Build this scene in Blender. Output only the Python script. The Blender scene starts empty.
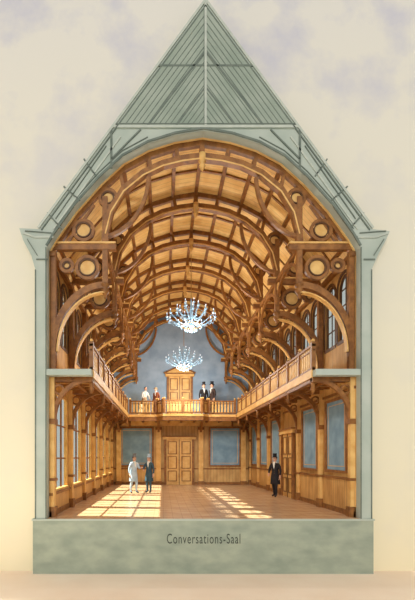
import bpy, math, random
from mathutils import Vector, Matrix
random.seed(4)
scene = bpy.context.scene
scene.view_settings.view_transform = 'Standard'
COL = scene.collection
U = 1/35.0
CX = 40*U            # hall axis
EYE = 1.74
HALL = 14.67
BAY = 2.4
Y0 = 0.25
WT = .12             # side wall thickness
def PX(x): return (x-163)*U
def PZ(y): return (457-y)*U+EYE
def S(dx, y): return (CX+dx*U, PZ(y))
def lin(c):
    c = c/255.0
    return c/12.92 if c <= .04045 else ((c+.055)/1.055)**2.4
def rgb(c): return (lin(c[0]), lin(c[1]), lin(c[2]), 1)

# ------------------------------------------------------------ materials
def mat(name, c1, c2=None, rough=.7, scale=(2,2,2), nscale=2.0, stripe=None, sdark=.6, metallic=0, emit=0, spec=.3, bump=0):
    m = bpy.data.materials.new(name); m.use_nodes = True
    nt = m.node_tree; N = nt.nodes; L = nt.links
    b = N['Principled BSDF']
    b.inputs['Roughness'].default_value = rough
    b.inputs['Metallic'].default_value = metallic
    b.inputs['Specular IOR Level'].default_value = spec
    if c2 is None: c2 = tuple(int(v*.85) for v in c1)
    tc = N.new('ShaderNodeTexCoord'); mp = N.new('ShaderNodeMapping')
    mp.inputs['Scale'].default_value = scale
    L.new(tc.outputs['Object'], mp.inputs['Vector'])
    no = N.new('ShaderNodeTexNoise'); no.inputs['Scale'].default_value = nscale
    no.inputs['Detail'].default_value = 5
    L.new(mp.outputs[0], no.inputs['Vector'])
    cr = N.new('ShaderNodeValToRGB')
    cr.color_ramp.elements[0].position = .32; cr.color_ramp.elements[1].position = .68
    cr.color_ramp.elements[0].color = rgb(c2); cr.color_ramp.elements[1].color = rgb(c1)
    L.new(no.outputs['Fac'], cr.inputs['Fac'])
    out = cr.outputs['Color']
    if stripe:
        for ax, w, th in stripe:
            sp = N.new('ShaderNodeSeparateXYZ'); L.new(tc.outputs['Object'], sp.inputs[0])
            d = N.new('ShaderNodeMath'); d.operation = 'DIVIDE'; d.inputs[1].default_value = w
            L.new(sp.outputs[ax], d.inputs[0])
            fr = N.new('ShaderNodeMath'); fr.operation = 'FRACT'; L.new(d.outputs[0], fr.inputs[0])
            lt = N.new('ShaderNodeMath'); lt.operation = 'LESS_THAN'; lt.inputs[1].default_value = th
            L.new(fr.outputs[0], lt.inputs[0])
            mx = N.new('ShaderNodeMix'); mx.data_type = 'RGBA'; mx.blend_type = 'MULTIPLY'
            L.new(lt.outputs[0], mx.inputs['Factor']); L.new(out, mx.inputs['A'])
            mx.inputs['B'].default_value = (sdark, sdark, sdark, 1)
            out = mx.outputs['Result']
    L.new(out, b.inputs['Base Color'])
    if emit:
        L.new(out, b.inputs['Emission Color']); b.inputs['Emission Strength'].default_value = emit
    return m

M_gold = mat('golden_wood', (228,186,114), (206,154,82), .5, (1,.6,1), 3)
M_ceil = mat('ceiling_boards', (246,208,134), (226,176,100), .6, (1.2,1.2,1.2), 2.0, stripe=[('Y', .2, .1)], sdark=.72)
M_brown = mat('brown_timber', (154,102,48), (116,72,32), .5, (2,2,2), 3)
M_dbrown = mat('dark_timber', (106,70,38), (78,50,28), .5)
M_wall = mat('wall_wood', (218,174,106), (190,142,78), .6, (1,1,.4), 3, stripe=[('Y', .3, .06)], sdark=.75)
M_wains = mat('wainscot_wood', (216,168,100), (186,136,74), .5, (1,1,.5), 3, stripe=[('Y', .16, .14)], sdark=.6)
M_wainsb = mat('wainscot_back', (206,166,102), (178,134,76), .5, (1,1,.5), 3, stripe=[('X', .2, .14)], sdark=.7)
M_blue = mat('blue_grey_plaster', (156,176,196), (132,154,176), .8, (1,1,1), 1.6)
M_bluep = mat('blue_panel_fabric', (134,162,178), (110,140,158), .8, (1,1,1), 2.5)
M_floor = mat('parquet_floor', (212,176,136), (178,136,98), .26, (.5,2.5,1), 2.0, stripe=[('X', .28, .05)], sdark=.75, spec=.6)
M_green = mat('section_cut_plaster', (182,188,174), (162,172,158), .85, (.5,.5,.5), 2.0)
M_greend = mat('section_gable_boards', (158,166,150), (136,148,132), .85, (.6,.6,.6), 2.2)
M_line = mat('section_timber_edges', (116,124,112), (98,108,98), .85)
M_lite = mat('section_timber_pale', (188,192,178), (172,178,164), .85)
M_found = mat('foundation_stone', (160,166,146), (136,146,130), .9, (.7,.7,1.2), 2.5)
M_ink = mat('lettering_ink', (70,76,66), (56,60,52), .9)
M_ground = mat('pinkish_ground', (250,230,206), (244,220,194), .95, (.5,.5,.5), 1.5)
M_stone = mat('roof_slate', (120,124,118))
M_skin = mat('skin', (222,176,146), (206,156,128), .6)
M_hair = mat('hair_brown', (70,46,28))
M_black = mat('black_cloth', (40,36,38), (26,24,26), .8)
M_dark2 = mat('dark_brown_cloth', (66,48,40), (48,34,30), .8)
M_pale = mat('pale_blue_cloth', (190,206,216), (150,172,188), .8)
M_teal = mat('teal_cloth', (62,86,96), (42,62,74), .8)
M_white = mat('white_linen', (235,232,222))
M_tan = mat('tan_cloth', (196,170,130))
M_red = mat('rust_cloth', (150,84,54))
M_grey = mat('grey_cloth', (120,120,118))
M_mouth = mat('lips', (160,90,80))
M_brass = mat('brass', (190,150,80), (160,120,60), .3, metallic=.8)
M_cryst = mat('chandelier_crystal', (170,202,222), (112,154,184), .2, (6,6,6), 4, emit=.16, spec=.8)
M_flame = mat('candle_flame', (250,252,255), (235,245,255), .5, emit=1.0)

def paper():
    m = bpy.data.materials.new('cream_paper_wall'); m.use_nodes = True
    nt = m.node_tree; N = nt.nodes; L = nt.links; b = N['Principled BSDF']
    b.inputs['Roughness'].default_value = .95; b.inputs['Specular IOR Level'].default_value = .1
    tc = N.new('ShaderNodeTexCoord'); sp = N.new('ShaderNodeSeparateXYZ'); L.new(tc.outputs['Object'], sp.inputs[0])
    mr = N.new('ShaderNodeMapRange'); mr.inputs['From Min'].default_value = -1.5; mr.inputs['From Max'].default_value = 15
    L.new(sp.outputs['Z'], mr.inputs['Value'])
    cr = N.new('ShaderNodeValToRGB'); e = cr.color_ramp.elements
    e[0].position = 0; e[0].color = rgb((228,217,184)); e[1].position = 1; e[1].color = rgb((216,211,200))
    k = e.new(.5); k.color = rgb((225,217,193))
    L.new(mr.outputs[0], cr.inputs['Fac'])
    no = N.new('ShaderNodeTexNoise'); no.inputs['Scale'].default_value = .42; no.inputs['Detail'].default_value = 7
    no.inputs['Roughness'].default_value = .55
    L.new(tc.outputs['Object'], no.inputs['Vector'])
    m2 = N.new('ShaderNodeMapRange'); m2.inputs['From Min'].default_value = .48; m2.inputs['From Max'].default_value = .66
    L.new(no.outputs['Fac'], m2.inputs['Value'])
    m3 = N.new('ShaderNodeMapRange'); m3.inputs['From Min'].default_value = 8; m3.inputs['From Max'].default_value = 14.5
    m3.inputs['To Min'].default_value = .12
    L.new(sp.outputs['Z'], m3.inputs['Value'])
    mu = N.new('ShaderNodeMath'); mu.operation = 'MULTIPLY'; L.new(m2.outputs[0], mu.inputs[0]); L.new(m3.outputs[0], mu.inputs[1])
    mx = N.new('ShaderNodeMix'); mx.data_type = 'RGBA'
    L.new(mu.outputs[0], mx.inputs['Factor']); L.new(cr.outputs[0], mx.inputs['A']); mx.inputs['B'].default_value = rgb((188,186,196))
    L.new(mx.outputs['Result'], b.inputs['Base Color'])
    return m
M_paper = paper()
def glassmat():
    m = bpy.data.materials.new('window_glass'); m.use_nodes = True
    nt = m.node_tree; N = nt.nodes; L = nt.links; N.remove(N['Principled BSDF'])
    t = N.new('ShaderNodeBsdfTransparent'); t.inputs[0].default_value = (.84,.89,.88,1)
    g = N.new('ShaderNodeBsdfGlossy'); g.inputs['Roughness'].default_value = .1
    mx = N.new('ShaderNodeMixShader'); mx.inputs[0].default_value = .05
    L.new(t.outputs[0], mx.inputs[1]); L.new(g.outputs[0], mx.inputs[2])
    L.new(mx.outputs[0], N['Material Output'].inputs[0]); return m
M_glass = glassmat()

# ------------------------------------------------------------ mesh builder
class MB:
    def __init__(s): s.v=[]; s.f=[]; s.mi=[]; s.sm=[]; s.mats=[]
    def add(s, vs, fs, m, smooth=False):
        if m not in s.mats: s.mats.append(m)
        k = s.mats.index(m); o = len(s.v)
        s.v += [tuple(v) for v in vs]
        for f in fs:
            s.f.append([i+o for i in f]); s.mi.append(k); s.sm.append(smooth)
    def box(s, x0,x1,y0,y1,z0,z1, m):
        vs=[(x,y,z) for x in (x0,x1) for y in (y0,y1) for z in (z0,z1)]
        s.add(vs, [(0,1,3,2),(4,6,7,5),(0,4,5,1),(2,3,7,6),(0,2,6,4),(1,5,7,3)], m)
    def _map(s, pl, a, b, w):
        return (a,w,b) if pl=='XZ' else ((w,a,b) if pl=='YZ' else (a,b,w))
    def prism(s, pts, w0, w1, m, pl='XZ'):
        n=len(pts)
        vs=[s._map(pl,a,b,w0) for a,b in pts]+[s._map(pl,a,b,w1) for a,b in pts]
        fs=[list(range(n)), list(range(2*n-1,n-1,-1))]+[(i,(i+1)%n,(i+1)%n+n,i+n) for i in range(n)]
        s.add(vs, fs, m)
    def band(s, pts, wd, w0, w1, m, pl='XZ', closed=False):
        n=len(pts); P=[Vector(p) for p in pts]; A=[];B=[]
        for i in range(n):
            if closed: d=P[(i+1)%n]-P[i-1]; 
            else: d=P[min(i+1,n-1)]-P[max(i-1,0)]
            d.normalize(); k=Vector((-d.y,d.x))
            if 0<i<n-1 or closed:
                e=(P[i]-P[i-1]).normalized(); c=abs(e.dot(d)); c=max(c,.5); kk=wd/2/c
            else: kk=wd/2
            A.append(P[i]+k*kk); B.append(P[i]-k*kk)
        vs=[]
        for i in range(n):
            vs += [s._map(pl,A[i].x,A[i].y,w0),s._map(pl,B[i].x,B[i].y,w0),s._map(pl,B[i].x,B[i].y,w1),s._map(pl,A[i].x,A[i].y,w1)]
        fs=[]
        for i in range(n if closed else n-1):
            a=4*i; b=4*((i+1)%n)
            for j in range(4): fs.append((a+j,a+(j+1)%4,b+(j+1)%4,b+j))
        if not closed: fs += [(0,1,2,3),(4*n-4,4*n-1,4*n-2,4*n-3)]
        s.add(vs,fs,m)
    def ring(s, c, r, wd, w0,w1,m,pl='XZ',n=20):
        s.band([(c[0]+r*math.cos(2*math.pi*i/n), c[1]+r*math.sin(2*math.pi*i/n)) for i in range(n)], wd,w0,w1,m,pl,True)
    def tube(s, pts, rad, m, n=8):
        P=[Vector(p) for p in pts]; k=len(P)
        if not hasattr(rad,'__len__'): rad=[rad]*k
        vs=[]
        for i in range(k):
            d=(P[min(i+1,k-1)]-P[max(i-1,0)]).normalized()
            u=Vector((0,0,1)) if abs(d.z)<.9 else Vector((0,1,0))
            a=d.cross(u).normalized(); b=d.cross(a)
            for j in range(n):
                t=2*math.pi*j/n; vs.append(P[i]+(a*math.cos(t)+b*math.sin(t))*rad[i])
        fs=[(i*n+j,i*n+(j+1)%n,(i+1)*n+(j+1)%n,(i+1)*n+j) for i in range(k-1) for j in range(n)]
        fs += [list(range(n)), list(range((k-1)*n,k*n))[::-1]]
        s.add(vs,fs,m,True)
    def lathe(s, c, prof, m, n=16, sx=1, sy=1):
        vs=[]; k=len(prof)
        for r,z in prof:
            for j in range(n):
                t=2*math.pi*j/n; vs.append((c[0]+r*sx*math.cos(t), c[1]+r*sy*math.sin(t), c[2]+z))
        fs=[(i*n+j,i*n+(j+1)%n,(i+1)*n+(j+1)%n,(i+1)*n+j) for i in range(k-1) for j in range(n)]
        fs += [list(range(n))[::-1], list(range((k-1)*n,k*n))]
        s.add(vs,fs,m,True)
    def ell(s, c, r, m, n=12, k=8):
        vs=[(c[0],c[1],c[2]-r[2])]
        for i in range(1,k):
            p=-math.pi/2+math.pi*i/k
            for j in range(n):
                t=2*math.pi*j/n
                vs.append((c[0]+r[0]*math.cos(p)*math.cos(t),c[1]+r[1]*math.cos(p)*math.sin(t),c[2]+r[2]*math.sin(p)))
        vs.append((c[0],c[1],c[2]+r[2])); e=len(vs)-1
        fs=[(0,1+(j+1)%n,1+j) for j in range(n)]
        fs+=[(1+i*n+j,1+i*n+(j+1)%n,1+(i+1)*n+(j+1)%n,1+(i+1)*n+j) for i in range(k-2) for j in range(n)]
        fs+=[(e,1+(k-2)*n+j,1+(k-2)*n+(j+1)%n) for j in range(n)]
        s.add(vs,fs,m,True)
    def finish(s, name, loc=(0,0,0), rotz=0, scale=1):
        me=bpy.data.meshes.new(name); me.from_pydata(s.v,[],s.f); 
        for m in s.mats: me.materials.append(m)
        me.polygons.foreach_set('material_index', s.mi); me.polygons.foreach_set('use_smooth', s.sm)
        import bmesh
        bm=bmesh.new(); bm.from_mesh(me); bmesh.ops.recalc_face_normals(bm, faces=bm.faces); bm.to_mesh(me); bm.free()
        me.update()
        o=bpy.data.objects.new(name, me); COL.objects.link(o); o.location=loc; o.rotation_euler=(0,0,rotz); o.scale=(scale,)*3
        return o

XL = CX-155*U; XR = CX+155*U       # inner wall faces
GL = CX-111*U; GR = CX+111*U       # gallery edges
ZG0, ZG = PZ(376), PZ(370)         # gallery slab
ZR = PZ(342)                       # rail top
ZW = PZ(250)
prof = [(155,250),(148,238),(128,210),(103,182),(80,161),(55,147.5),(28,139),(0,134.5)]
full = prof + [(-a,b) for a,b in prof[-2::-1]]
profW = [S(a,b) for a,b in full]   # right -> left
YT = [Y0+i*BAY for i in range(7)]; YT[6] = 14.5
def ring_arc(cx,cy,rx,ry,t0,t1,n=12):
    return [(cx+rx*math.cos(math.radians(t0+(t1-t0)*i/n)), cy+ry*math.sin(math.radians(t0+(t1-t0)*i/n))) for i in range(n+1)]

# ------------------------------------------------------------ ground / backdrop / foundation
ZGR = PZ(572)
b=MB(); b.box(-30,32,-3.6,.12,ZGR-.3,ZGR,M_ground); b.finish('ground')
b=MB()
o=[(-30,ZGR),(-30,42),(32,42),(32,ZGR),(XR+.12,ZGR),(XR+.12,ZW)]+[(x+( .12 if x>CX else -.12 if x<CX else 0),z+.1) for x,z in profW]+[(XL-.12,ZW),(XL-.12,ZGR)]
b.prism(o,.12,.22,M_paper); b.finish('paper_backdrop')
b=MB(); b.box(PX(35),PX(370),-.2,.1,ZGR,-.03,M_found); b.box(PX(34),PX(371),-.22,.1,-.05,-.005,M_green)
fo=b.finish('foundation')
cu=bpy.data.curves.new('inscription','FONT'); cu.body='Conversations-Saal'; cu.size=.4; cu.align_x='CENTER'; cu.extrude=.004; cu.space_character=1.15
to=bpy.data.objects.new('inscription',cu); COL.objects.link(to); to.location=(PX(203),-.205,PZ(542)); to.rotation_euler=(math.pi/2,0,0); to.scale=(.58,1,1)
cu.materials.append(M_ink); to.parent=fo

# ------------------------------------------------------------ gable section (cut face)
b=MB()
q=lambda L_: [(PX(x),PZ(y)) for x,y in L_]
outer=q([(37,518),(37,272),(33,258),(25,243),(21,231),(40,232),(205,5),(370,232),(387,234),(383,243),(375,258),(369,272),(369,518),(358,518)])
b.prism(outer+profW+[(XL,0.0)], -.15,.11,M_green)
b.prism(q([(205,12),(295,133),(115,133)]),-.17,-.14,M_greend)
def strip(pts,w,m,d=.008): b.band(q(pts),w*U,-.17-d,-.13,m)
strip([(40,231),(205,6),(370,231)],2.2,M_lite,.015)
strip([(43,233),(205,12),(367,233)],1,M_line,.012)
strip([(113,131),(297,131)],2.4,M_lite,.012); strip([(115,128.5),(295,128.5)],.7,M_line,.014)
strip([(205,8),(205,130)],2.2,M_lite,.012); strip([(203.5,12),(203.5,130)],.5,M_line,.013)
for k in range(2,17):
    y=5+7.6*k; w=.727*(129-y); 
    if w>2: strip([(205-w,129),(205,y),(205+w,129)],.6,M_line)
strip([(205,56),(148,130)],1.8,M_line,.011); strip([(205,56),(262,130)],1.8,M_line,.011)
strip([(205,92),(176,130)],1.4,M_line,.011); strip([(205,92),(234,130)],1.4,M_line,.011)
strip([(158,71),(252,71)],1.6,M_line,.011)
for sg in (-1,1):
    f=lambda L_: [(205+sg*a,y) for a,y in L_]
    strip(f([(93,132),(93,172)]),2,M_line); strip(f([(64,134),(93,163)]),1.4,M_line)
    strip(f([(98,150),(148,222)]),.8,M_line)
    strip(f([(84,141),(150,232)]),1.6,M_lite)
    strip(f([(120,163),(108,180)]),1.3,M_line); strip(f([(140,190),(124,204)]),1.3,M_line)
    strip(f([(156,216),(142,232)]),1.3,M_line)
    strip(f([(150,240),(168,240),(180,236)]),2,M_lite); strip(f([(152,236),(178,234)]),.8,M_line)
    strip(f([(166,258),(176,242)]),.8,M_line)
    strip(f([(156,262),(167,262)]),1.2,M_line)
b.band([(x,z+.05) for x,z in profW],.06,-.18,-.13,M_line)
b.band([(x,z+.18) for x,z in profW[1:6]],.02,-.175,-.13,M_line)
b.band([(x,z+.18) for x,z in profW[9:-1]],.02,-.175,-.13,M_line)
b.box(XL-.03,XL-.001,-.17,-.13,.0,ZW,M_line); b.box(XR+.001,XR+.03,-.17,-.13,.0,ZW,M_line)
b.box(PX(36.6),PX(37.6),-.17,-.13,.0,PZ(272),M_line); b.box(PX(368.4),PX(369.4),-.17,-.13,.0,PZ(272),M_line)
b.box(PX(37),GL,-.16,.11,ZG0,ZG,M_green); b.box(GR,PX(369),-.16,.11,ZG0,ZG,M_green)
b.finish('gable_section')

b=MB(); b.band(q([(42,232),(205,8),(368,232)]),.16,.23,HALL+.3,M_stone); b.finish('roof')
b=MB(); b.box(XL-WT,XR+WT,-.14,HALL+.2,-.12,0,M_floor); b.finish('floor')
b=MB(); b.band([(x,z+.05) for x,z in profW],.1,.11,HALL+.1,M_ceil); b.finish('ceiling')
b=MB()
b.prism([(XL,ZG0),(XR,ZG0)]+[(x,z+.03) for x,z in profW],HALL,HALL+.2,M_blue)
b.box(XL,XR,HALL,HALL+.2,0,ZG0,M_wainsb)
b.box(XL,XR,HALL-.05,HALL,0,1.0,M_wainsb); b.box(XL,XR,HALL-.09,HALL,.96,1.04,M_brown); b.box(XL,XR,HALL-.08,HALL,0,.16,M_brown)
b.box(XL,XR,HALL-.08,HALL,3.72,ZG0-.02,M_gold)
b.finish('wall_back')

# ------------------------------------------------------------ side walls
HW=.42
def arch_wall(b,xa,xb):
    for i in range(6):
        ya=YT[i]; yb=YT[i+1]
        if i==0: ya=.11
        if i==5: yb=HALL
        yc=(YT[i]+YT[i+1])/2
        cs=[yc-.53,yc+.53]; hw=HW; sill=5.35; spr=6.95
        b.box(xa,xb,ya,cs[0]-hw,sill,ZW+.1,M_wall); b.box(xa,xb,cs[0]+hw,cs[1]-hw,sill,ZW+.1,M_wall); b.box(xa,xb,cs[1]+hw,yb,sill,ZW+.1,M_wall)
        for c in cs:
            arc=ring_arc(c,spr,hw,hw,0,180,14)
            b.prism([(c-hw,ZW+.1),(c+hw,ZW+.1)]+arc,xa,xb,M_wall,'YZ')
def arch_window(name,x,c,side):
    hw=HW; sill=5.35; spr=6.95; w=MB()
    path=[(c-hw+.03,sill),(c-hw+.03,spr)]+ring_arc(c,spr,hw-.03,hw-.03,180,0,12)+[(c+hw-.03,sill)]
    w.band(path,.07,x-.03,x+.03,M_dbrown,'YZ')
    w.box(x-.08,x+.08,c-hw-.05,c+hw+.05,sill-.08,sill+.02,M_dbrown)
    w.box(x-.012,x+.012,c-.018,c+.018,sill,spr+hw-.04,M_dbrown)
    for z in (5.9,6.45,spr): w.box(x-.012,x+.012,c-hw+.02,c+hw-.02,z-.018,z+.018,M_dbrown)
    w.prism([(c-hw+.03,sill),(c+hw-.03,sill)]+ring_arc(c,spr,hw-.03,hw-.03,0,180,12),x-.004,x+.004,M_glass,'YZ')
    xi = XL if side<0 else XR
    d = .03 if side<0 else -.03
    w.band([(c-hw-.05,sill),(c-hw-.05,spr)]+ring_arc(c,spr,hw+.05,hw+.05,180,0,14)+[(c+hw+.05,sill)],.1,min(xi,xi+d),max(xi,xi+d),M_dbrown,'YZ')
    w.finish(name)
nwin=0
WH=.98
b=MB(); xa,xb=XL-WT,XL
for i in range(6):
    ya=YT[i] if i else .11; yb=YT[i+1] if i<5 else HALL
    yc=(YT[i]+YT[i+1])/2; h=WH
    b.box(xa,xb,ya,yc-h,0,5.35,M_wall); b.box(xa,xb,yc+h,yb,0,5.35,M_wall)
    b.box(xa,xb,yc-h,yc+h,0,.7,M_wall); b.box(xa,xb,yc-h,yc+h,3.75,5.35,M_wall)
arch_wall(b,xa,xb); b.finish('wall_left')
for i in range(6):
    yc=(YT[i]+YT[i+1])/2; h=WH; w=MB(); x=XL-.07; nwin+=1
    w.box(x-.03,x+.07,yc-h,yc-h+.05,.7,3.75,M_gold); w.box(x-.03,x+.07,yc+h-.05,yc+h,.7,3.75,M_gold)
    w.box(x-.03,x+.07,yc-h,yc+h,3.67,3.75,M_gold); w.box(x-.03,x+.12,yc-h,yc+h,.7,.77,M_gold)
    for k in (-.33,.33): w.box(x-.02,x+.03,yc+k-.03,yc+k+.03,.7,3.7,M_brown)
    for z in (1.7,2.75): w.box(x-.015,x+.015,yc-h,yc+h,z-.025,z+.025,M_brown)
    w.box(x-.004,x+.004,yc-h+.04,yc+h-.04,.75,3.7,M_glass)
    w.finish('window_%d'%nwin)
b=MB(); xa,xb=XR,XR+WT
b.box(xa,xb,.11,HALL,0,5.35,M_wall)
arch_wall(b,xa,xb); b.finish('wall_right')
for side in (-1,1):
    for i in range(6):
        yc=(YT[i]+YT[i+1])/2
        for c in (yc-.53,yc+.53):
            nwin+=1; arch_window('window_%d'%nwin, (XL-.06 if side<0 else XR+.06), c, side)
b=MB(); b.box(XR-.04,XR,.12,HALL-.1,.16,1.05,M_wains); b.box(XR-.09,XR,.12,HALL-.1,1.05,1.13,M_brown); b.box(XR-.05,XR,.12,HALL-.1,3.72,3.8,M_brown); b.finish('trim_1')
b=MB(); b.box(XR-.07,XR,.12,HALL-.1,0,.16,M_brown); b.finish('baseboard_right')
b=MB(); b.box(XL,XL+.04,.12,HALL-.1,.16,.66,M_wains); b.box(XL,XL+.1,.12,HALL-.1,.62,.7,M_brown); b.finish('trim_2')
b=MB(); b.box(XL,XL+.07,.12,HALL-.1,0,.16,M_brown); b.finish('baseboard_left')

def wall_panel(u0,u1,z0,z1,plane,at,dirn):
    w=MB(); pl='YZ' if plane=='x' else 'XZ'
    a0,a1=sorted((at,at+dirn*.03)); f0,f1=sorted((at,at+dirn*.07))
    w.prism([(u0,z0),(u1,z0),(u1,z1),(u0,z1)],a0,a1,M_bluep,pl)
    w.band([(u0,z0),(u1,z0),(u1,z1),(u0,z1)],.11,f0,f1,M_brown,pl,True)
    g=.17
    w.band([(u0+g,z0+g),(u1-g,z0+g),(u1-g,z1-g),(u0+g,z1-g)],.025,a0-.004,a1+.004,M_gold,pl,True)
    w.finish('wall_panel')
for i in (0,1,3,4,5):
    yc=(YT[i]+YT[i+1])/2; wall_panel(yc-.8,yc+.8,1.28,3.58,'x',XR,-1)
wall_panel(-2.75,-1.0+.35,1.18,3.6,'y',HALL,-1)
wall_panel(2.95,4.9,1.18,3.6,'y',HALL,-1)

def door(name,c,z,w,h,plane,at,dirn,ped=False):
    d=MB(); pl='YZ' if plane=='x' else 'XZ'
    def bx(u0,u1,z0,z1,t,m,t0=0):
        a,bq=sorted((at+dirn*t0,at+dirn*t)); d.prism([(u0,z0),(u1,z0),(u1,z1),(u0,z1)],a,bq,m,pl)
    bx(c-w/2,c+w/2,z,z+h,.06,M_gold)
    for s_ in (-1,1):
        bx(c+s_*w/2-.07,c+s_*w/2+.07,z,z+h+.05,.13,M_brown)
        for (p,r) in ((.08,.3),(.36,.62),(.68,.95)):
            lo=z+h*p; hi=z+h*r; u=c+s_*w/4
            a,bq=sorted((at,at+dirn*.085))
            d.band([(u-w*.15,lo),(u+w*.15,lo),(u+w*.15,hi),(u-w*.15,hi)],.05,a,bq,M_brown,pl,True)
    bx(c-.02,c+.02,z,z+h,.08,M_dbrown)
    bx(c-w/2-.16,c+w/2+.16,z+h,z+h+.16,.16,M_gold); bx(c-w/2-.2,c+w/2+.2,z+h+.16,z+h+.22,.22,M_brown)
    kp=(c+.1, z+1.05)
    k=(at+dirn*.1,kp[0],kp[1]) if plane=='x' else (kp[0],at+dirn*.1,kp[1])
    d.ell(k,(.035,.035,.035),M_brass,8,6)
    if ped:
        a,bq=sorted((at,at+dirn*.14))
        d.prism([(c-w/2-.2,z+h+.22),(c+w/2+.2,z+h+.22),(c,z+h+.62)],a,bq,M_gold,pl)
        a,bq=sorted((at,at+dirn*.2))
        d.band([(c-w/2-.24,z+h+.22),(c,z+h+.66),(c+w/2+.24,z+h+.22)],.07,a,bq,M_brown,pl)
        d.ell((c,at+dirn*.08,z+h+.72),(.08,.08,.12),M_gold)
    d.finish(name)
door('door_1',CX-.12,0,1.75,2.85,'y',HALL-.09,-1)
door('door_2',CX-.08,ZG,1.5,2.6,'y',HALL,-1,True)
door('door_3',(YT[2]+YT[3])/2,0,1.6,2.75,'x',XR-.09,-1)
for xx in (CX-1.42,CX+1.25,XL+.5,XR-.5):
    b=MB(); b.box(xx-.15,xx+.15,HALL-.2,HALL-.05,.16,3.6,M_gold); b.box(xx-.2,xx+.2,HALL-.26,HALL-.05,0,.22,M_brown)
    b.box(xx-.2,xx+.2,HALL-.27,HALL-.05,3.45,3.62,M_brown)
    arc=ring_arc(HALL-1.5,3.05,1.42,.92,0,90,10)
    b.band(arc,.12,xx-.07,xx+.07,M_brown,'YZ')
    b.finish('pilaster')

# ------------------------------------------------------------ galleries
for side in (-1,1):
    sx=lambda dx: CX+side*dx*U
    b=MB()
    x0,x1=sorted((sx(154.8),sx(111)))
    b.box(x0,x1,.12,HALL-.12,ZG0+.03,ZG,M_gold)
    xe=sx(111); b.box(min(xe,xe+side*.12),max(xe,xe+side*.12),.12,12.4,ZG0-.14,ZG0+.03,M_brown)
    b.box(min(xe,xe-side*.03),max(xe,xe-side*.03),.12,12.4,ZG0-.02,ZG+.04,M_gold)
    xm=sx(133); b.box(xm-.05,xm+.05,.12,HALL-.12,ZG0-.08,ZG0+.03,M_brown)
    for i,y in enumerate(YT):
        b.box(x0,x1,y-.08,y+.08,ZG0-.12,ZG0+.03,M_brown)
        if i<6:
            for k in (1,2,3): b.box(x0,x1,y+k*.6-.03,y+k*.6+.03,ZG0-.05,ZG0+.03,M_brown)
        arc=[(CX+side*(113+38*math.cos(t))*U, PZ(378+40-40*math.sin(t))) for t in [math.pi/2*j/12 for j in range(13)]]
        b.band(arc,.12,y-.06,y+.06,M_brown)
        b.ring((sx(146),PZ(388)),4.5*U,.05,y-.035,y+.035,M_brown)
        b.lathe((sx(113),y,ZG0-.35),[(.01,-.12),(.05,-.06),(.07,0),(.05,.06),(.06,.1),(.06,.25)],M_brown,10)
        a0,a1=sorted((sx(154.8),sx(150)))
        b.box(a0,a1,y-.1,y+.1,0.2,ZG0,M_gold)
        c0,c1=sorted((sx(154.8),sx(148.5)))
        b.box(c0,c1,y-.13,y+.13,0,.3,M_brown); b.box(c0,c1,y-.13,y+.13,PZ(420)-.1,PZ(420)+.05,M_brown); b.box(c0,c1,y-.12,y+.12,1.05,1.13,M_brown)
    b.finish('gallery')
    b=MB()
    def rail_run(b,p0,p1,z):
        p0=Vector(p0); p1=Vector(p1); L_=(p1-p0).length; d=(p1-p0)/L_; nrm=Vector((-d.y,d.x))
        def bar(a,e,hw,z0,z1,m):
            A=p0+d*a; B=p0+d*e
            b.prism([tuple(A+nrm*hw),tuple(B+nrm*hw),tuple(B-nrm*hw),tuple(A-nrm*hw)],z0,z1,m,'XY')
        h=ZR-ZG
        bar(0,L_,.055,z+h-.07,z+h,M_brown); bar(0,L_,.04,z+.05,z+.12,M_brown); bar(0,L_,.03,z+h-.2,z+h-.16,M_brown)
        n=max(1,int(L_/.17))
        for i in range(n):
            c=(i+.5)*L_/n; bar(c-.05,c+.05,.014,z+.12,z+h-.07,M_gold)
        m=max(1,round(L_/1.2))
        for i in range(m+1):
            c=i*L_/m; c=min(max(c,.06),L_-.06)
            bar(c-.06,c+.06,.06,z+.042,z+h+.06,M_brown)
            P=p0+d*c; b.ell((P.x,P.y,z+h+.1),(.055,.055,.06),M_gold,8,6)
    xc=sx(112.8)
    rail_run(b,(xc,.16),(xc,12.35),ZG)
    b.finish('gallery_balustrade')
b=MB()
YB=12.45
G1,G2=GL+.04,GR-.04
outl=[(G1,HALL-.12),(G1,YB),(CX-1.5,YB),(CX-1.15,YB-.45),(CX+1.15,YB-.45),(CX+1.5,YB),(G2,YB),(G2,HALL-.12)]
b.prism(outl,ZG0+.02,ZG-.005,M_gold,'XY')
o2=[(G1,YB+.02),(CX-1.5,YB+.02),(CX-1.15,YB-.43),(CX+1.15,YB-.43),(CX+1.5,YB+.02),(G2,YB+.02)]
b.band(o2,.1,ZG0-.22,ZG0+.02,M_brown,'XY'); b.band(o2,.14,ZG0+.02,ZG0+.07,M_gold,'XY')
for k in range(1,8):
    x=GL+(GR-GL)*k/8; b.box(x-.06,x+.06,YB+.05,HALL-.12,ZG0-.15,ZG0+.03,M_brown)
b.finish('rear_balcony')
b=MB()
o3=[(GL+.06,YB+.06),(CX-1.48,YB+.06),(CX-1.12,YB-.38),(CX+1.12,YB-.38),(CX+1.48,YB+.06),(GR-.06,YB+.06)]
for i in range(5): rail_run(b,o3[i],o3[i+1],ZG-.004)
b.finish('balcony_balustrade')

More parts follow.
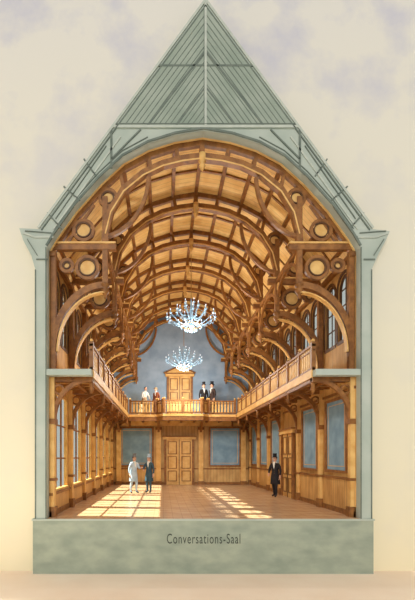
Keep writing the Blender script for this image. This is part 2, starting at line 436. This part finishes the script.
# ------------------------------------------------------------ trusses
inner=[(99,240),(98.5,228),(93,206),(80,185),(60,168.5),(40,159),(20,154),(0,151.5)]
def mk_truss():
    b=MB()
    inn=[(a,y) for a,y in inner]+[(-a,y) for a,y in inner[-2::-1]]
    b.band([(x,z-.08) for x,z in profW],.15,-.062,.062,M_brown)
    b.band([S(a,y) for a,y in inn],.19,-.088,.088,M_brown)
    b.band([S(a*1.0,y+2.6) for a,y in inn[1:-1]],.04,-.1,.1,M_gold)
    for sg in (-1,1):
        s=lambda a,y: S(sg*a,y)
        b.band([s(88,243),s(154,243)],.19,-.08,.08,M_brown); b.band([s(88,239.6),s(154,239.6)],.05,-.106,.106,M_gold)
        b.band([s(99,192),s(99,282)],.15,-.07,.07,M_brown)
        b.band([s(151.5,248),s(151.5,368)],.15,-.085,.085,M_brown)
        arc=[s(99+53*math.cos(t),348-66*math.sin(t)) for t in [math.pi/2*j/14 for j in range(15)]]
        b.band(arc,.18,-.075,.075,M_brown)
        arc=[s(99+48.5*math.cos(t),350-60.5*math.sin(t)) for t in [math.pi/2*j/14 for j in range(15)]]
        b.band(arc,.035,-.092,.092,M_gold)
        for (a,y,r) in ((117,264,11),(121,226,10),(96,193,8.5),(138,262,6)):
            b.ring(s(a,y),r*U,.09,-.053,.053,M_brown); b.ring(s(a,y),(r-2.8)*U,.03,-.065,.065,M_dbrown)
            b.prism([ (s(a,y)[0]+(r-3.5)*U*math.cos(k*math.pi/8), s(a,y)[1]+(r-3.5)*U*math.sin(k*math.pi/8)) for k in range(16)],-.02,.02,M_gold)
        b.band([s(99,243),s(141,243),s(110,200)],.06,-.04,.04,M_brown)
        b.band([s(80,184),s(84,166)],.1,-.05,.05,M_brown); b.band([s(52,164),s(55,149)],.1,-.05,.05,M_brown); b.band([s(24,154.5),s(27,140)],.1,-.05,.05,M_brown)
        arc=[s(97-42*math.sin(t),232-52*(1-math.cos(t))-8*math.sin(t)) for t in [math.pi/2*j/10 for j in range(11)]]
        b.band(arc,.1,-.057,.057,M_brown)
        px,pz=s(99,284)
        b.lathe((px,0,pz),[(.01,-.34),(.05,-.3),(.03,-.24),(.1,-.16),(.13,-.08),(.07,-.02),(.13,.03),(.13,.1)],M_brown,12)
    px,pz=S(0,155)
    b.lathe((px,0,pz),[(.01,-.3),(.05,-.24),(.1,-.14),(.05,-.05),(.13,0),(.13,.2)],M_gold,12)
    b.band([S(0,138),S(0,155)],.14,-.07,.07,M_brown)
    return b.finish('roof_truss')
t0=mk_truss(); t0.location.y=YT[0]
for y in YT[1:]:
    o=bpy.data.objects.new('roof_truss',t0.data); COL.objects.link(o); o.location.y=y
b=MB()
for i in range(6):
    y=(YT[i]+YT[i+1])/2; b.band([(x,z-.03) for x,z in profW],.06,y-.04,y+.04,M_brown)
for a,y in full[1:-1]:
    x,z=S(a,y); z-=.05
    for i in range(6):
        b.box(x-.055,x+.055,YT[i]+.07,YT[i+1]-.07,z-.06,z+.05,M_brown)
for sg in (-1,1):
    x,z=S(sg*99,243)
    for i in range(6):
        ya,yb=YT[i]+.06,YT[i+1]-.06; yc=(ya+yb)/2; h=(yb-ya)/2
        b.box(x-.06,x+.06,ya,yb,z-.07,z+.07,M_brown)
        b.band(ring_arc(yc,z-.85,h,.74,0,180,16),.1,x-.04,x+.04,M_brown,'YZ')
        for s2 in (-1,1): b.ring((yc+s2*(h-.18),z-.26),.11,.04,x-.03,x+.03,M_gold,'YZ',14)
    xw,zw=S(sg*152,250)
    b.box(xw-.07,xw+.07,.12,HALL,zw-.1,zw+.02,M_brown)
b.finish('ceiling_beams')

# ------------------------------------------------------------ chandeliers
def chandelier(y,zc):
    b=MB(); top=PZ(158)-zc-.32
    b.tube([(0,0,.85),(0,0,top)],.014,M_brass,6)
    b.lathe((0,0,0),[(.01,-.5),(.04,-.44),(.02,-.38),(.08,-.3),(.12,-.22),(.06,-.14),(.04,-.05),(.09,.05),(.12,.14),(.05,.24),(.04,.36),(.08,.42),(.04,.5),(.03,.72),(.01,.9)],M_cryst,14)
    def drop(p,s): 
        x,yy,z=p; vs=[(x,yy,z+s),(x+s*.5,yy,z),(x,yy+s*.5,z),(x-s*.5,yy,z),(x,yy-s*.5,z),(x,yy,z-s*1.4)]
        b.add(vs,[(0,1,2),(0,2,3),(0,3,4),(0,4,1),(5,2,1),(5,3,2),(5,4,3),(5,1,4)],M_cryst)
    for n,R,z0,zt in ((12,.98,-.1,.0),(8,.62,.1,.26),(5,.3,.36,.5)):
        for i in range(n):
            t=2*math.pi*(i+.5*(n==8))/n; c,s_=math.cos(t),math.sin(t)
            P=[]
            for k in range(8):
                u=k/7; r=.05+(R-.05)*u; z=z0-.15*math.sin(u*math.pi*1.25)+ (zt-z0)*u
                P.append((c*r,s_*r,z))
            b.tube(P,.014,M_cryst,5)
            e=P[-1]
            b.lathe(e,[(.01,-.02),(.055,.0),(.065,.02),(.018,.02),(.018,.12),(.015,.13)],M_cryst,8)
            b.ell((e[0],e[1],e[2]+.16),(.017,.017,.04),M_flame,6,5)
            drop((e[0],e[1],e[2]-.08),.04); drop((e[0]*.7,e[1]*.7,e[2]-.2),.04)
            t2=2*math.pi*(i+1+.5*(n==8))/n
            q1=Vector(e); q2=Vector((math.cos(t2)*R,math.sin(t2)*R,e[2]))
            for k in (1,2,3,4):
                u=k/5; p=q1.lerp(q2,u); p.z-=.14*math.sin(u*math.pi); drop(p,.025)
    for r,z in ((.42,-.24),(.22,-.36)):
        n=14
        P=[(r*math.cos(2*math.pi*i/n),r*math.sin(2*math.pi*i/n),z) for i in range(n+1)]
        b.tube(P,.012,M_brass,5)
        for p in P[:-1]: drop((p[0],p[1],z-.06),.04)
    b.finish('chandelier',(CX,y,zc))
    ld=bpy.data.lights.new('chandelier_light','POINT'); ld.energy=480; ld.shadow_soft_size=.3; ld.color=(1,.95,.87)
    lo=bpy.data.objects.new('chandelier_light',ld); COL.objects.link(lo); lo.location=(CX,y,zc-.9)
chandelier(5.05,PZ(457-(457-320)/.703))
chandelier(11.0,PZ(457-(457-362)/.522))

# ------------------------------------------------------------ people
def person(name,loc,rot,H=1.75,coat=M_black,trous=M_black,hair=M_hair,hat='top',hatm=M_black,skirt=None,
           armL=None,armR=None,lean=0,step=0,tails=True,turn=0):
    aL=armL or ((.235,.03,1.14),(.25,-.06,.9)); aR=armR or ((-.235,.03,1.14),(-.25,-.06,.9))
    V=[((0,0,.96),.15,.115),((0,0,1.1),.13,.1),((0,0,1.3),.16,.115),((0,0,1.44),.1,.085),((0,-.012,1.55),.055,.055)]
    E=[(0,1),(1,2),(2,3),(3,4)]
    for sg,(el,wr) in ((1,aL),(-1,aR)):
        k=len(V); V+=[((sg*.165,0,1.405),.075,.075),(el,.052,.052),(wr,.034,.034)]
        E+=[(2,k),(k,k+1),(k+1,k+2)]
        st=-step*sg
        k=len(V); V+=[((sg*.095,st*.1,.87),.1,.1),((sg*.1,st*.6-.03,.5),.068,.068),((sg*.1,st+.03,.1),.045,.045),((sg*.125,st-.15,.04),.04,.035)]
        E+=[(0,k),(k,k+1),(k+1,k+2),(k+2,k+3)]
    me=bpy.data.meshes.new('tmp'); me.from_pydata([v[0] for v in V],E,[])
    ob=bpy.data.objects.new('tmp',me); COL.objects.link(ob)
    md=ob.modifiers.new('Skin','SKIN'); md.use_smooth_shade=True
    for i,v in enumerate(V):
        sv=me.skin_vertices[0].data[i]; sv.radius=(v[1],v[2]); sv.use_root=(i==0)
    ss=ob.modifiers.new('Sub','SUBSURF'); ss.levels=2; ss.render_levels=2
    dg=bpy.context.evaluated_depsgraph_get(); ev=ob.evaluated_get(dg); bm_=bpy.data.meshes.new_from_object(ev)
    b=MB(); groups={}
    vs=[v.co.copy() for v in bm_.vertices]
    wl,wr=Vector(aL[1]),Vector(aR[1])
    for p in bm_.polygons:
        c=p.center
        if (c-wl).length<.045 or (c-wr).length<.045: m=M_skin
        elif c.z>1.5: m=M_skin
        elif c.z<.1: m=M_black
        elif c.z<1.0 and abs(c.x)<.22: m=trous
        else: m=coat
        groups.setdefault(m.name,(m,[]))[1].append(list(p.vertices))
    for nm,(m,fs) in groups.items():
        if m not in b.mats: b.mats.append(m)
    b.v=[tuple(v) for v in vs]
    for nm,(m,fs) in groups.items():
        for f in fs: b.f.append(f); b.mi.append(b.mats.index(m)); b.sm.append(True)
    bpy.data.objects.remove(ob)
    hx,hy,hz=0,-.02,1.645
    b.ell((hx,hy,hz),(.076,.095,.118),M_skin,16,12)
    b.ell((hx,hy-.03,hz-.085),(.045,.055,.04),M_skin)
    b.ell((hx,hy-.1,hz-.02),(.013,.022,.028),M_skin,8,6)
    for sg in (-1,1):
        b.ell((sg*.03,hy-.083,hz+.008),(.014,.01,.009),M_white,8,6); b.ell((sg*.03,hy-.091,hz+.008),(.006,.005,.006),M_black,6,5)
        b.ell((sg*.03,hy-.086,hz+.03),(.018,.008,.005),hair,6,5)
        b.ell((sg*.078,hy+.01,hz),(.012,.02,.032),M_skin,8,6)
    b.ell((0,hy-.088,hz-.058),(.024,.01,.008),M_mouth,8,6)
    b.ell((0,hy+.022,hz+.03),(.084,.092,.108),hair,14,10)
    if hat=='top':
        b.lathe((0,hy,hz+.07),[(.13,0),(.135,.01),(.085,.015),(.08,.1),(.088,.17),(.085,.172)],hatm,18,1,1.15)
    elif hat=='bonnet':
        b.ell((0,hy+.02,hz+.06),(.1,.11,.1),hatm,14,8); b.lathe((0,hy-.01,hz+.07),[(.14,0),(.14,.01),(.09,.03)],hatm,16)
    b.lathe((0,-.005,1.47),[(.085,-.02),(.075,.03),(.066,.055)],M_white,14)
    b.prism([(-.05,1.46),(.05,1.46),(0,1.22)],-.128,-.1,M_white)
    for z in (1.18,1.1,1.02): b.ell((.02,-.128,z),(.01,.008,.01),M_brass,6,5)
    if skirt:
        b.lathe((0,.03,0),[(.37,.02),(.36,.1),(.32,.4),(.25,.75),(.17,1.0),(.135,1.12)],skirt,20,1,1.1)
    elif tails:
        b.lathe((0,.02,0),[(.215,.56),(.21,.62),(.195,.8),(.175,.95),(.15,1.08),(.14,1.14)],coat,18,1,.82+step*.9)
    for sg,(el,w) in ((1,aL),(-1,aR)):
        w=Vector(w); d=(w-Vector(el)).normalized(); d=(d+Vector((0,0,-.15))).normalized()
        fwd=Vector((0,-1,0)); fwd=(fwd-d*fwd.dot(d)).normalized() if abs(d.y)<.95 else Vector((-sg,0,0))
        nrm=d.cross(fwd).normalized()
        if nrm.x*sg>0: nrm=-nrm
        b.tube([w-d*.01,w+d*.03,w+d*.075,w+d*.095],[.028,.036,.038,.03],M_skin,8)
        for j,(o_,L_) in enumerate(((.028,.07),(.01,.08),(-.009,.075),(-.027,.058))):
            p=w+d*.085+fwd*o_
            b.tube([p,p+d*L_*.45+nrm*.006,p+d*L_*.78+nrm*.018,p+d*L_*.95+nrm*.034],[.0095,.009,.008,.006],M_skin,6)
        p=w+d*.035+fwd*.03
        b.tube([p,p+d*.025+fwd*.022,p+d*.055+fwd*.026+nrm*.01],[.011,.01,.007],M_skin,6)
    if lean:
        nv=[]
        for (x,y,z) in b.v:
            if z>.92: a=z-.92; y-=a*lean; z-=a*(1-math.sqrt(max(0,1-lean*lean)))*.9
            nv.append((x,y,z))
        b.v=nv
    return b.finish(name,loc,rot,H/1.75)
person('man_in_dark_coat',(4.88,6.29,0),math.radians(-40),1.76,M_black,M_black,step=.13,armR=((-.26,-.02,1.15),(-.2,-.2,1.0)))
person('man_in_pale_coat',(-1.4,8.1,0),math.radians(35),1.78,M_pale,M_pale,hatm=M_grey,step=.1,lean=.06,armL=((.27,-.05,1.17),(.24,-.27,1.22)))
person('man_in_teal_coat',(-.68,8.3,0),math.radians(-20),1.76,M_teal,M_teal,hatm=M_pale,step=.06,armR=((-.25,-.1,1.16),(-.16,-.28,1.12)))
zb=ZG-.004
railarm=dict(armL=((.25,-.12,1.12),(.2,-.33,.98)),armR=((-.25,-.12,1.12),(-.2,-.33,.98)))
person('man_in_top_hat',(2.42,12.98,zb),math.radians(10),1.84,M_black,M_black)
person('man_in_top_hat',(2.94,13.05,zb),math.radians(-60),1.88,M_dark2,M_dark2)
person('woman_at_balcony',(-1.1,12.98,zb),math.radians(30),1.66,M_white,M_white,hat=None,skirt=M_tan,lean=.18,**railarm)
person('woman_at_balcony',(-.38,13.0,zb),math.radians(-35),1.62,M_red,M_red,hat='bonnet',hatm=M_tan,skirt=M_red,lean=.1)

# ------------------------------------------------------------ lights, world, camera
w=bpy.data.worlds.new('World'); scene.world=w; w.use_nodes=True
bg=w.node_tree.nodes['Background']; bg.inputs[0].default_value=(1,.985,.95,1); bg.inputs[1].default_value=.66
def sun(name,d,e,ang,col):
    l=bpy.data.lights.new(name,'SUN'); l.energy=e; l.angle=math.radians(ang); l.color=col
    o=bpy.data.objects.new(name,l); COL.objects.link(o); o.rotation_euler=Vector(d).to_track_quat('-Z','Y').to_euler(); return o
sun('fill_front',(.15,1,-.36),1.3,22,(1,.98,.95))  # added soft fill from the front, brightens cut face, backdrop and interior
sun('sun_left',(1,-.1,-1.12),24,.8,(1,.97,.9))
cam=bpy.data.cameras.new('camera'); co=bpy.data.objects.new('camera',cam); COL.objects.link(co)
cam.sensor_fit='HORIZONTAL'; cam.sensor_width=36; cam.lens=36*420/415
cam.shift_x=(207.5-163)/415; cam.shift_y=(457-300)/415
co.location=(0,-12,EYE); co.rotation_euler=(math.pi/2,0,0); cam.clip_end=200
scene.camera=co
